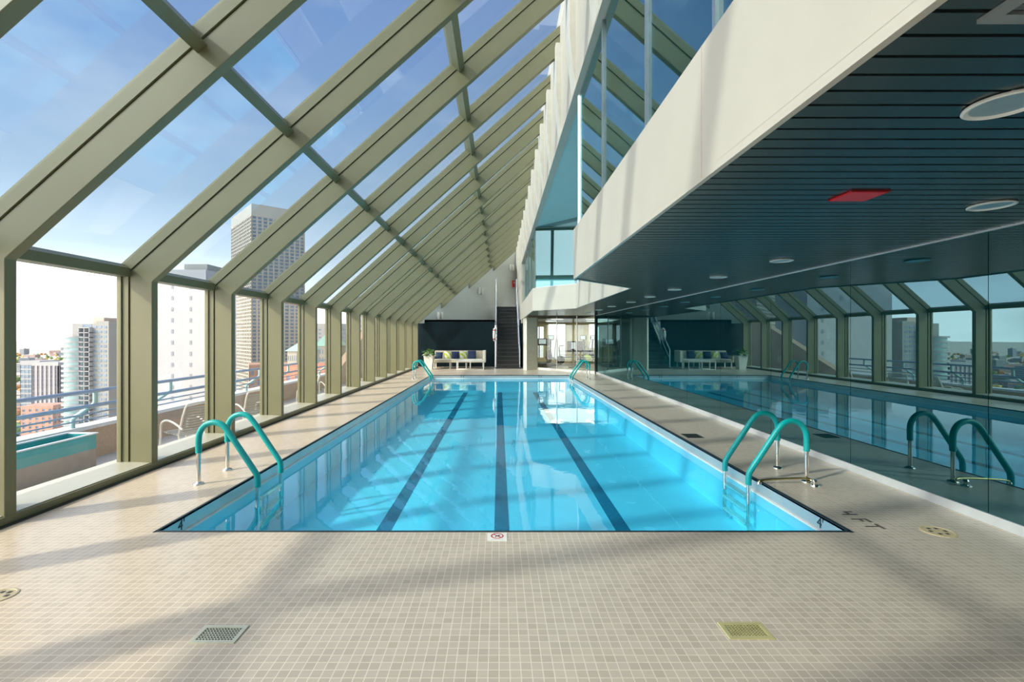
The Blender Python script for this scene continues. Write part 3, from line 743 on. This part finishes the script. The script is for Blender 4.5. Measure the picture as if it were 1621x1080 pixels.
# wall pictures/panels in gym
for x in (4.35, 5.0):
    tag(MB().box(-.2, .2, -.03, 0, 0, 1.0).build('wall_panel', M_ceram, loc=(x, 28.99, 1.3)), 'pale upright panel on the cream gym wall, %s' % ('left one' if x < 4.5 else 'right one'), 'panel')
tv = thing('gym_screen', 'black framed screen on the cream gym wall', 'screen', (4.75, 28.98, 1.0))
MB().box(-.55, .55, -.06, 0, -.32, .32).build('frame', M_dkmach, tv, bevel=.01); MB().box(-.3, -.06, -.066, -.06, -.2, .24).build('picture', M_screen, tv)
def treadmill(loc, rz, label):
    t = thing('treadmill', label, 'treadmill', loc, rz, 'exercise machines in the gym')
    MB().box(-.42, .42, -.9, .9, .04, .2).build('deck', M_dkmach, t, bevel=.03)
    MB().box(-.26, .26, -.85, .7, .2, .215).build('belt', M_tread, t)
    for s in (-1, 1):
        MB().beam((s*.38, .7, .15), (s*.36, .55, 1.2), .08, .06).build('upright', M_grymach, t)
        MB().tube([(s*.36, .6, 1.0), (s*.36, .1, .98)], .025, 8).build('side_rail', M_dkmach, t)
    MB().box(-.4, .4, .45, .62, 1.12, 1.5).build('console', M_dkmach, t, bevel=.02); MB().box(-.2, .2, .435, .45, 1.2, 1.45).build('screen', M_screen, t)
    return t
def elliptical(loc, rz, label):
    t = thing('elliptical_trainer', label, 'elliptical', loc, rz, 'exercise machines in the gym')
    MB().box(-.3, .3, -.8, -.7, 0, .08).box(-.3, .3, .7, .8, 0, .08).box(-.05, .05, -.8, .8, .03, .12).build('base_frame', M_grymach, t)
    d = MB(); d.lathe([(.0, -.08), (.34, -.08), (.38, -.05), (.38, .05), (.34, .08), (.0, .08)], seg=24)
    d.v = [(z, x+.45, y+.45) for x, y, z in d.v]; d.build('flywheel_cover', M_dkmach, t, True)
    MB().beam((0, .3, .1), (0, .15, 1.45), .08, .08).build('mast', M_dkmach, t)
    for s in (-1, 1):
        MB().tube([(s*.25, .2, .3), (s*.27, .12, .9), (s*.25, -.1, 1.35), (s*.24, -.18, 1.6)], .022, 8, smooth=3).build('arm', M_grymach, t)
        MB().beam((s*.2, -.5, .25), (s*.2, .4, .4), .12, .04).build('pedal', M_dkmach, t)
    MB().box(-.2, .2, .08, .16, 1.4, 1.68).build('console', M_dkmach, t, bevel=.02); MB().box(-.15, .15, .07, .08, 1.44, 1.64).build('screen', M_screen, t)
    return t
def bike(loc, rz, label):
    t = thing('exercise_bike', label, 'exercise bike', loc, rz, 'exercise machines in the gym')
    MB().box(-.25, .25, -.55, -.47, 0, .06).box(-.25, .25, .47, .55, 0, .06).beam((0, -.5, .06), (0, .5, .06), .06, .06).beam((0, -.25, .06), (0, -.3, .85), .06, .06).beam((0, .35, .06), (0, .42, 1.05), .06, .06).beam((0, -.27, .5), (0, .38, .45), .07, .07).build('frame', M_grymach, t)
    d = MB(); d.lathe([(.0, -.04), (.24, -.04), (.24, .04), (.0, .04)], seg=24); d.v = [(z, x+.35, y+.32) for x, y, z in d.v]; d.build('flywheel', M_dkmach, t, True)
    MB().prism([(-.13, -.42, .88), (.13, -.42, .88), (.04, -.12, .88), (-.04, -.12, .88)], (0, 0, .06)).build('saddle', M_dkmach, t, bevel=.015)
    MB().tube([(-.22, .15, 1.12), (-.22, .4, 1.08), (.22, .4, 1.08), (.22, .15, 1.12)], .018, 8).build('handlebar', M_dkmach, t)
    return t
elliptical((3.0, 27.0, 0), .2, 'tall elliptical trainer in front of the bright gym window')
treadmill((2.45, 25.2, 0), .2, 'treadmill at the left end of the gym, beside the cream column')
bike((3.7, 25.7, 0), 1.5, 'exercise bike at the foot of the bright gym window')
elliptical((4.75, 26.8, 0), -.6, 'elliptical trainer in front of the gym wall screen')
bike((4.1, 24.2, 0), -.8, 'exercise bike standing nearest the gym glass')
treadmill((5.9, 25.1, 0), -.4, 'treadmill at the right of the gym, before the narrow window')
elliptical((5.55, 27.6, 0), .2, 'elliptical trainer beside the narrow gym window')
bl = tag(MB().lathe([(0, -.32), (.2, -.25), (.31, -.08), (.31, .08), (.2, .25), (0, .32)], seg=24).build('exercise_ball', M_lime, smooth=True, loc=(4.75, 25.5, .32)), 'lime green exercise ball on the gym floor', 'ball')
for x, y_ in ((3.0, 24.3), (4.8, 24.3), (3.0, 27.4), (5.4, 27.4)):
    g_ = thing('gym_ceiling_light', 'flat warm round ceiling light in the gym', 'ceiling light', (x, y_, CZ), 0, 'gym ceiling lights')
    MB().lathe([(.32, -.02), (.34, -.02), (.35, 0), (.0, 0)], seg=24).build('rim', M_ceram, g_, True); MB().lathe([(0, -.03), (.32, -.02), (.32, -.01), (0, -.01)], seg=24).build('diffuser', M_lampglow, g_, True)

# ------------------------------------------------------------------ terrace
TZ = -.70; PX = -7.67; TEND = 21.8
struct(MB().box(-8.0, GX-.12, -12, 32, TZ-.3, TZ).build('terrace_floor', M_terr), 'pale paved terrace outside the windows')
struct(MB().box(GX-.12, GX-.02, -12, 32, TZ, -.05).build('terrace_upstand', M_terr))
struct(MB().box(PX-.25, PX, -12, TEND, TZ, -.13).build('terrace_parapet', M_granite), 'brown granite parapet of the terrace')
struct(MB().box(PX-.3, PX+.03, -12, TEND, -.13, -.06).build('terrace_cap', M_cap), 'pale stone cap of the terrace parapet')
# stepped granite return wall at terrace end
struct(MB().prism([(PX-.3, TEND, TZ), (PX-.3, TEND+8, TZ), (PX-.3, TEND+8, 2.6), (PX-.3, TEND+7.2, 2.6), (PX-.3, TEND+.6, .0), (PX-.3, TEND, .0)], (.35, 0, 0)).build('terrace_side_wall', M_granite), 'granite wall rising at the far end of the terrace')
rl = thing('terrace_railing', 'blue-grey tubular railing on the terrace parapet', 'railing', (PX, 0, 0))
RO = .36
for (dx, z, r_, nm) in ((RO, .62, .035, 'top_rail'), (RO, .36, .035, 'middle_rail'), (.22, .20, .016, 'lower_rail'), (.02, .06, .014, 'lower_rail')):
    MB().tube([(dx, -11, z), (dx, TEND-.2, z)], r_, 10).build(nm, M_rail, rl, True)
yy = 8.52-1.95*9
while yy < TEND:
    if yy > -11.2: MB().tube([(-.05, yy, -.06), (-.05, yy, .09), (.0, yy, .15), (RO-.02, yy, .38), (RO, yy, .42), (RO, yy, .62)], .038, 10).build('post', M_railpost, rl, True)
    yy += 1.95
pb = thing('terrace_planter_box', 'long teal and brown-grey metal trough box against the terrace parapet', 'planter', (-7.27, 6.2, TZ))
MB().box(-.25, .25, -2.5, 2.0, .0, .36).build('lower_box', M_greybox, pb)
MB().box(-.25, -.22, -2.5, 2.0, .36, .61).box(.22, .25, -2.5, 2.0, .36, .61).box(-.22, .22, 1.97, 2.0, .36, .61).box(-.22, .22, -2.5, -2.47, .36, .61).build('upper_band', M_tealbox, pb)
MB().box(-.27, -.22, -2.52, 2.02, .61, .63).box(.22, .27, -2.52, 2.02, .61, .63).box(-.22, .22, 1.97, 2.02, .61, .63).build('rim', M_cap, pb)
MB().tube([(.29, .1, .58), (.29, .1, .15), (.34, .1, .1), (.40, .1, .1)], .025, 8).build('bracket', M_steel2, pb, True)
# terrace chairs
def tchair():
    t = thing('terrace_armchair', 'x', 'chair', (0, 0, 0))
    s = MB()
    for k in range(7): s.box(-.24, .24, -.22+k*.068, -.22+k*.068+.05, .40-k*.006, .42-k*.006)
    s.build('seat', M_slatdk, t)
    b_ = MB()
    for k in range(9):
        z = .46+k*.055; yb = .26+(z-.42)*.32
        pts = [(-.24+.48*i/6, yb+.03*(1-((i-3)/3)**2), z) for i in range(7)]
        b_.tube(pts, .018, 6)
    b_.build('backrest', M_slatdk, t, True)
    f = MB(); f.tube([(-.25, .22, .40), (-.25, .40, .92), (-.15, .44, .99), (.15, .44, .99), (.25, .40, .92), (.25, .22, .40)], .02, 8, smooth=3); f.build('back_frame', M_chair, t, True)
    for sx in (-1, 1):
        MB().tube([(sx*.27, -.26, 0), (sx*.27, -.24, .40), (sx*.28, -.20, .60), (sx*.29, -.02, .66), (sx*.28, .18, .60), (sx*.26, .33, .50)], .02, 8, smooth=4).build('armrest', M_chair, t, True)
        MB().tube([(sx*.26, .22, .42), (sx*.27, .34, 0)], .018, 8).build('leg', M_chair, t, True)
    return t
tc_ = tchair()
for i, (x, y_, rz, lb) in enumerate(((-6.35, 9.45, -1.9, 'grey slatted terrace armchair outside the second window, nearest'), (-6.15, 11.6, -2.2, 'grey slatted terrace armchair with its back to the third window'),
        (-6.3, 15.3, -1.2, 'grey slatted terrace armchair outside the fifth window'), (-6.2, 17.2, -2.4, 'grey slatted terrace armchair outside the sixth window'), (-5.6, 18.4, -1.5, 'grey slatted terrace armchair farthest down the terrace'))):
    o = tc_ if i == 0 else dup(tc_)
    o.location = (x, y_, TZ); o.rotation_euler.z = rz; o['label'] = lb; o['group'] = 'armchairs on the terrace'

# ------------------------------------------------------------------ city
GZ0 = -95
ground = brick_mat('city_ground', (.42, .42, .33), (.60, .54, .46), (.55, .55, .56), 90, 60, 7, .9, 'xy', .5, 0, .25)
struct(MB().box(-9000, 9000, 60, 14000, GZ0-2, GZ0).build('city_ground', ground), 'distant city ground stretching to the horizon')
def px2x(px, Y): return (px-790)/F*Y
M_twr_w = mat('tower_white', (.36, .36, .37), .6, 0, .03, .1)
M_twr_c = mat('tower_cream', (.42, .385, .33), .6, 0, .03, .1)
M_twr_g = mat('tower_grey', (.27, .27, .26), .6, 0, .03, .1)
M_twr_b = mat('tower_brick', (.48, .28, .20), .7, 0, .1, .3)
M_glassb = mat('tower_window_blue', (.16, .22, .30), .15, 0, .3, .2)
M_glassg = mat('tower_window_green', (.30, .45, .44), .15, 0, .3, .2)
M_copper = mat('copper_roof', (.35, .60, .50), .6)
def grid_tower(name, label, cx, cy, w, d, top, rotz, nw, nd, nf, wallm, glassm, pier=.35, spand=.35, proud=.4, group=None, parapet=4, zb=GZ0, cat='building'):
    """core of glass with piers and spandrels; local x width, y depth, near corner at origin-centred box"""
    t = thing(name, label, cat, (cx, cy, zb), rotz, group); H = top-zb
    MB().box(-w/2+proud, w/2-proud, -d/2+proud, d/2-proud, 0, H-parapet).build('glazing', glassm, t)
    m = MB()
    for fac, n, a in ((w, nw, 'x'), (d, nd, 'y')):
        if n < 1: continue
        p = fac/n; hw = p*pier/2
        for i in range(n+1):
            c = -fac/2+i*p; c0, c1 = max(-fac/2, c-hw), min(fac/2, c+hw)
            for s in (-1, 1):
                if a == 'x': y0 = s*d/2; m.box(c0, c1, y0, y0-s*proud*1.3, 0, H-parapet)
                else: x0 = s*w/2; m.box(x0, x0-s*proud*1.3, c0, c1, 0, H-parapet)
    fh = (H-parapet)/nf; sh = fh*spand
    for k in range(nf+1):
        z = k*fh; ins = proud*.15
        m.box(-w/2+ins, w/2-ins, -d/2+ins, -d/2+proud*1.2, z-sh/2, z+sh/2); m.box(-w/2+ins, w/2-ins, d/2-ins, d/2-proud*1.2, z-sh/2, z+sh/2)
        m.box(-w/2+ins, -w/2+proud*1.2, -d/2+ins, d/2-ins, z-sh/2, z+sh/2); m.box(w/2-ins, w/2-proud*1.2, -d/2+ins, d/2-ins, z-sh/2, z+sh/2)
    m.build('facade', wallm, t)
    MB().box(-w/2, w/2, -d/2, d/2, H-parapet, H).build('roof_parapet', wallm, t)
    return t
# tall gridded tower: near corner at px 398, rotated 42 deg
Y0 = 400; cxn, cyn = px2x(398, Y0), Y0; th = math.radians(42); u = Vector((math.cos(th), math.sin(th))); v = Vector((-math.sin(th), math.cos(th)))
Lr, Ml = 42*1.06, 70
c_ = Vector((cxn, cyn))+u*Lr/2+v*Ml/2
tw = grid_tower('office_tower', 'tallest cream office tower with square window grid seen through the sloping glass', c_.x, c_.y, Lr, Ml, 1.6+(533-322)/F*Y0, th, 10, 14, 64, M_twr_c, M_glassb, .32, .34, .8, parapet=10)
MB().box(-12, 14, -20, 20, 200, 214).build('roof_plant_room', M_twr_g, tw)
# white blank tower
Y0 = 260; x0, x1 = px2x(192, Y0), px2x(326, Y0)
wt_ = thing('blank_tower', 'plain white tower with two vertical columns of small windows, behind the second window', 'building', ((x0+x1)/2, Y0+15, GZ0))
w_ = x1-x0; H = 1.6+(533-427)/F*Y0-GZ0
MB().box(-w_/2, w_/2, -15, 15, 0, H).build('wall', M_twr_w, wt_)
MB().box(w_/2-16, w_/2-3, -9, 9, H, H+4).build('roof_plant_room', M_twr_g, wt_)
for px in (273, 302):
    q = MB(); xx = px2x(px, Y0)-(x0+x1)/2
    z = 6
    while z < H-6: q.box(xx-.65, xx+.65, -15.12, -14.9, z, z+2.3); z += 8.2*.75
    q.build('window_column', mat('slot_window', (.20, .21, .24), .3), wt_)
# apartment tower with rounded balconied corner
Y0 = 300; ax0, ax1 = px2x(90, Y0), px2x(168, Y0); axc = (ax0+ax1)/2
at = thing('apartment_tower', 'apartment tower with rounded glass corner, balconies and grey side seen through the first window', 'building', (axc, Y0+12, GZ0))
HT = 1.6+(533-512)/F*Y0-GZ0
hw = (ax1-ax0)/2; nfl = 34; fh = HT/nfl
MB().box(-hw+8, hw, -10, 10, 0, HT).build('wall', M_twr_g, at)
cyc = -hw+9
MB().lathe([(7.6, 0), (7.6, HT-9)], (cyc, -6, 0), 28).build('round_glazing', M_glassg, at, True)
q = MB()
for k in range(nfl-2): q.lathe([(7.7, k*fh), (8.8, k*fh), (8.8, k*fh+1.15), (7.7, k*fh+1.15)], (cyc, -6, 0), 28)
q.build('balcony_band', M_twr_w, at, True)
q = MB(); 
for k in range(1, nfl): 
    for cc in range(3): q.box(hw-9.6+cc*3.1, hw-7.6+cc*3.1, -10.15, -9.9, k*fh, k*fh+1.5)
q.build('window', M_glassb, at)
q = MB()
for k in range(nfl): q.box(-hw+14, hw-10.2, -12.6, -10, k*fh, k*fh+.5); 
for xx in (-hw+14, -hw+17.5, hw-10.6): q.box(xx, xx+.4, -12.6, -10, 0, HT-3)
q.build('balcony', M_twr_w, at)
q = MB()
for k in range(nfl): q.box(-hw+14.6, hw-10.8, -10.12, -9.95, k*fh+.6, k*fh+2.4)
q.build('balcony_door', M_glassb, at)
MB().box(-hw+18, -hw+25, -6, 6, HT, HT+4).build('roof_plant_room', mat('tower_rust', (.50, .38, .32), .7), at)
MB().box(hw-8, hw, -10, 10, HT, HT+1.5).build('roof_crown', M_twr_g, at)
Y0 = 430
x0, x1 = px2x(50, Y0), px2x(92, Y0)
grid_tower('office_slab', 'white slab block with dark vertical window stripes left of the round-cornered apartment tower', (x0+x1)/2, Y0+10, x1-x0, 20, 1.6+(533-574)/F*Y0, 0, 6, 5, 18, M_twr_w, mat('stripe_window', (.16, .14, .18), .3), .45, .05, .5, parapet=3)
Y0 = 380
grid_tower('brick_apartment_block', 'pinkish brick block below the striped slab through the first window', px2x(72, Y0), Y0, 22, 18, 1.6+(533-640)/F*Y0, .2, 5, 4, 12, M_twr_b, M_glassb, .6, .5, .3, parapet=2)
grid_tower('brick_apartment_block', 'reddish brick block with flat roof below the tall office tower', px2x(402, 300), 330, 34, 30, 1.6+(533-578)/F*310, .5, 9, 8, 12, M_twr_b, M_glassb, .6, .5, .3, parapet=2)
grid_tower('red_brick_building', 'red brick building outside the fourth window beyond the railing', px2x(470, 200), 215, 26, 30, 1.6+(533-580)/F*205, 0, 7, 8, 12, mat('red_brick', (.55, .20, .13), .8, 0, .1, .4), M_glassb, .6, .5, .3, parapet=2)
def copper_house(px0, px1, Y, ytop, yeave, label, wm):
    x0, x1 = px2x(px0, Y), px2x(px1, Y); t = thing('copper_roofed_building', label, 'building', ((x0+x1)/2, Y+15, GZ0)); w = x1-x0
    ze = 1.6+(533-yeave)/F*Y-GZ0; zt = 1.6+(533-ytop)/F*Y-GZ0
    MB().box(-w/2, w/2, -15, 15, 0, ze).build('wall', wm, t)
    MB().add([(-w/2-1, -16, ze), (w/2+1, -16, ze), (w/2+1, 16, ze), (-w/2-1, 16, ze), (-w/2+3, -5, zt), (w/2-3, -5, zt), (w/2-3, 5, zt), (-w/2+3, 5, zt)], [(0, 3, 2, 1), (4, 5, 6, 7), (0, 1, 5, 4), (1, 2, 6, 5), (2, 3, 7, 6), (3, 0, 4, 7)]).build('roof', M_copper, t)
    q = MB()
    for i in range(5):
        for k in range(4): q.box(-w/2+w*(i+.3)/5, -w/2+w*(i+.7)/5, -15.1, -14.9, ze-5-k*5, ze-2.2-k*5)
    q.build('window', M_glassb, t)
copper_house(455, 470, 240, 540, 556, 'building with steep pale green copper roof beside the tall office tower', M_twr_c)
copper_house(500, 522, 300, 528, 548, 'building with pale green copper roof outside the fifth window', M_twr_c)
grid_tower('white_office_block', 'white office block with small square windows outside the fifth window', px2x(508, 420), 440, 34, 30, 1.6+(533-512)/F*420, 0, 6, 5, 30, M_twr_w, M_glassb, .6, .6, .3)
grid_tower('tan_residential_tower', 'tan tower behind the sixth and seventh windows', px2x(575, 300), 330, 26, 60, 1.6+(533-470)/F*300, .1, 5, 10, 36, M_twr_c, M_glassb, .6, .5, .3)
grid_tower('blue_glass_block', 'low blue glass block at the left edge of the first window', px2x(36, 520), 540, 22, 24, 1.6+(533-572)/F*520, 0, 5, 5, 12, M_twr_w, M_glassb, .15, .3, .3)
# low city
protos = []
def low(wallm, w, d, h, nm):
    t = thing('city_building', 'x', 'building')
    MB().box(-w/2, w/2, -d/2, d/2, 0, h).build('wall', wallm, t)
    MB().box(-w/2-.3, w/2+.3, -d/2-.3, d/2+.3, h, h+.8).box(-w/6, w/5, -d/6, d/6, h+.8, h+4).build('roof', mat('flat_roof_'+nm, (.5, .48, .46), .8), t)
    q = MB(); nn = int(w/5); nf = int(h/4)
    for k in range(nf): q.box(-w/2+1, w/2-1, -d/2-.1, -d/2+.1, k*4+1.4, k*4+3); q.box(w/2-.1, w/2+.1, -d/2+1, d/2-1, k*4+1.4, k*4+3)
    q.build('window_band', M_glassb, t)
    return t
for k, (mm, w, d, h) in enumerate(((M_twr_w, 40, 30, 14), (M_twr_b, 30, 24, 12), (M_twr_c, 50, 26, 20), (M_twr_g, 26, 26, 32), (M_twr_b, 60, 22, 16), (M_twr_w, 22, 20, 40))):
    protos.append(low(mm, w, d, h, str(k)))
TW = [(o_.location.x, o_.location.y) for o_ in COL.objects if o_.get('category') == 'building' and o_.location.y > 100 and not o_.name.startswith('city_building')]
places = []
random.seed(11)
tries = 0
while len(places) < 170 and tries < 5000:
    tries += 1
    Y = 420*math.exp(random.random()*1.9); s = -random.uniform(.25, 1.3); X = s*Y
    if any(abs(X-a)+abs(Y-b_) < 75 for a, b_ in places): continue
    if any(abs(X-a)+abs(Y-b_) < 95 for a, b_ in TW): continue
    places.append((X, Y))
for i, (X, Y) in enumerate(places):
    k = i % 6
    if k == 5 and random.random() < .7: k = 1
    o = protos[k] if i < 6 and k == i else dup(protos[k])
    o.location = (X, Y, GZ0); o.rotation_euler.z = random.choice((0, .25, .25, -.1))
    o['label'] = 'one of the low city blocks spread far below towards the horizon'; o['group'] = 'distant low city blocks'
for k in range(6):
    if protos[k].location.length < 1: protos[k].location = (-600-80*k, 900, GZ0); protos[k]['label'] = 'one of the low city blocks spread far below towards the horizon'; protos[k]['group'] = 'distant low city blocks'
# trees of the city, uncountable
tm = MB()
bm = bmesh.new(); bmesh.ops.create_icosphere(bm, subdivisions=1, radius=1); iv = [v_.co.copy() for v_ in bm.verts]; bm.verts.index_update(); fi = [tuple(x.index for x in f.verts) for f in bm.faces]; bm.free()
for i in range(1500):
    Y = 420*math.exp(random.random()*1.8); X = -random.uniform(.25, 1.3)*Y; r = random.uniform(5, 9)
    if any(abs(X-a) < 40 and abs(Y-b_) < 30 for a, b_ in places) or any(abs(X-a) < 55 and abs(Y-b_) < 55 for a, b_ in TW): continue
    tm.add([(X+p_.x*r*random.uniform(.8, 1.2), Y+p_.y*r*random.uniform(.8, 1.2), GZ0+r*.8+p_.z*r*random.uniform(.7, 1)) for p_ in iv], fi, random.choice((0, 0, 1, 2)))
o = tm.build('city_trees', [mat('tree_green', (.16, .24, .08), .8, 0, .3, .1), mat('tree_yellow', (.55, .42, .10), .8, 0, .3, .1), mat('tree_orange', (.45, .22, .08), .8, 0, .3, .1)])
tag(o, 'green and autumn yellow trees scattered among the far city blocks', 'trees', None, 'stuff')
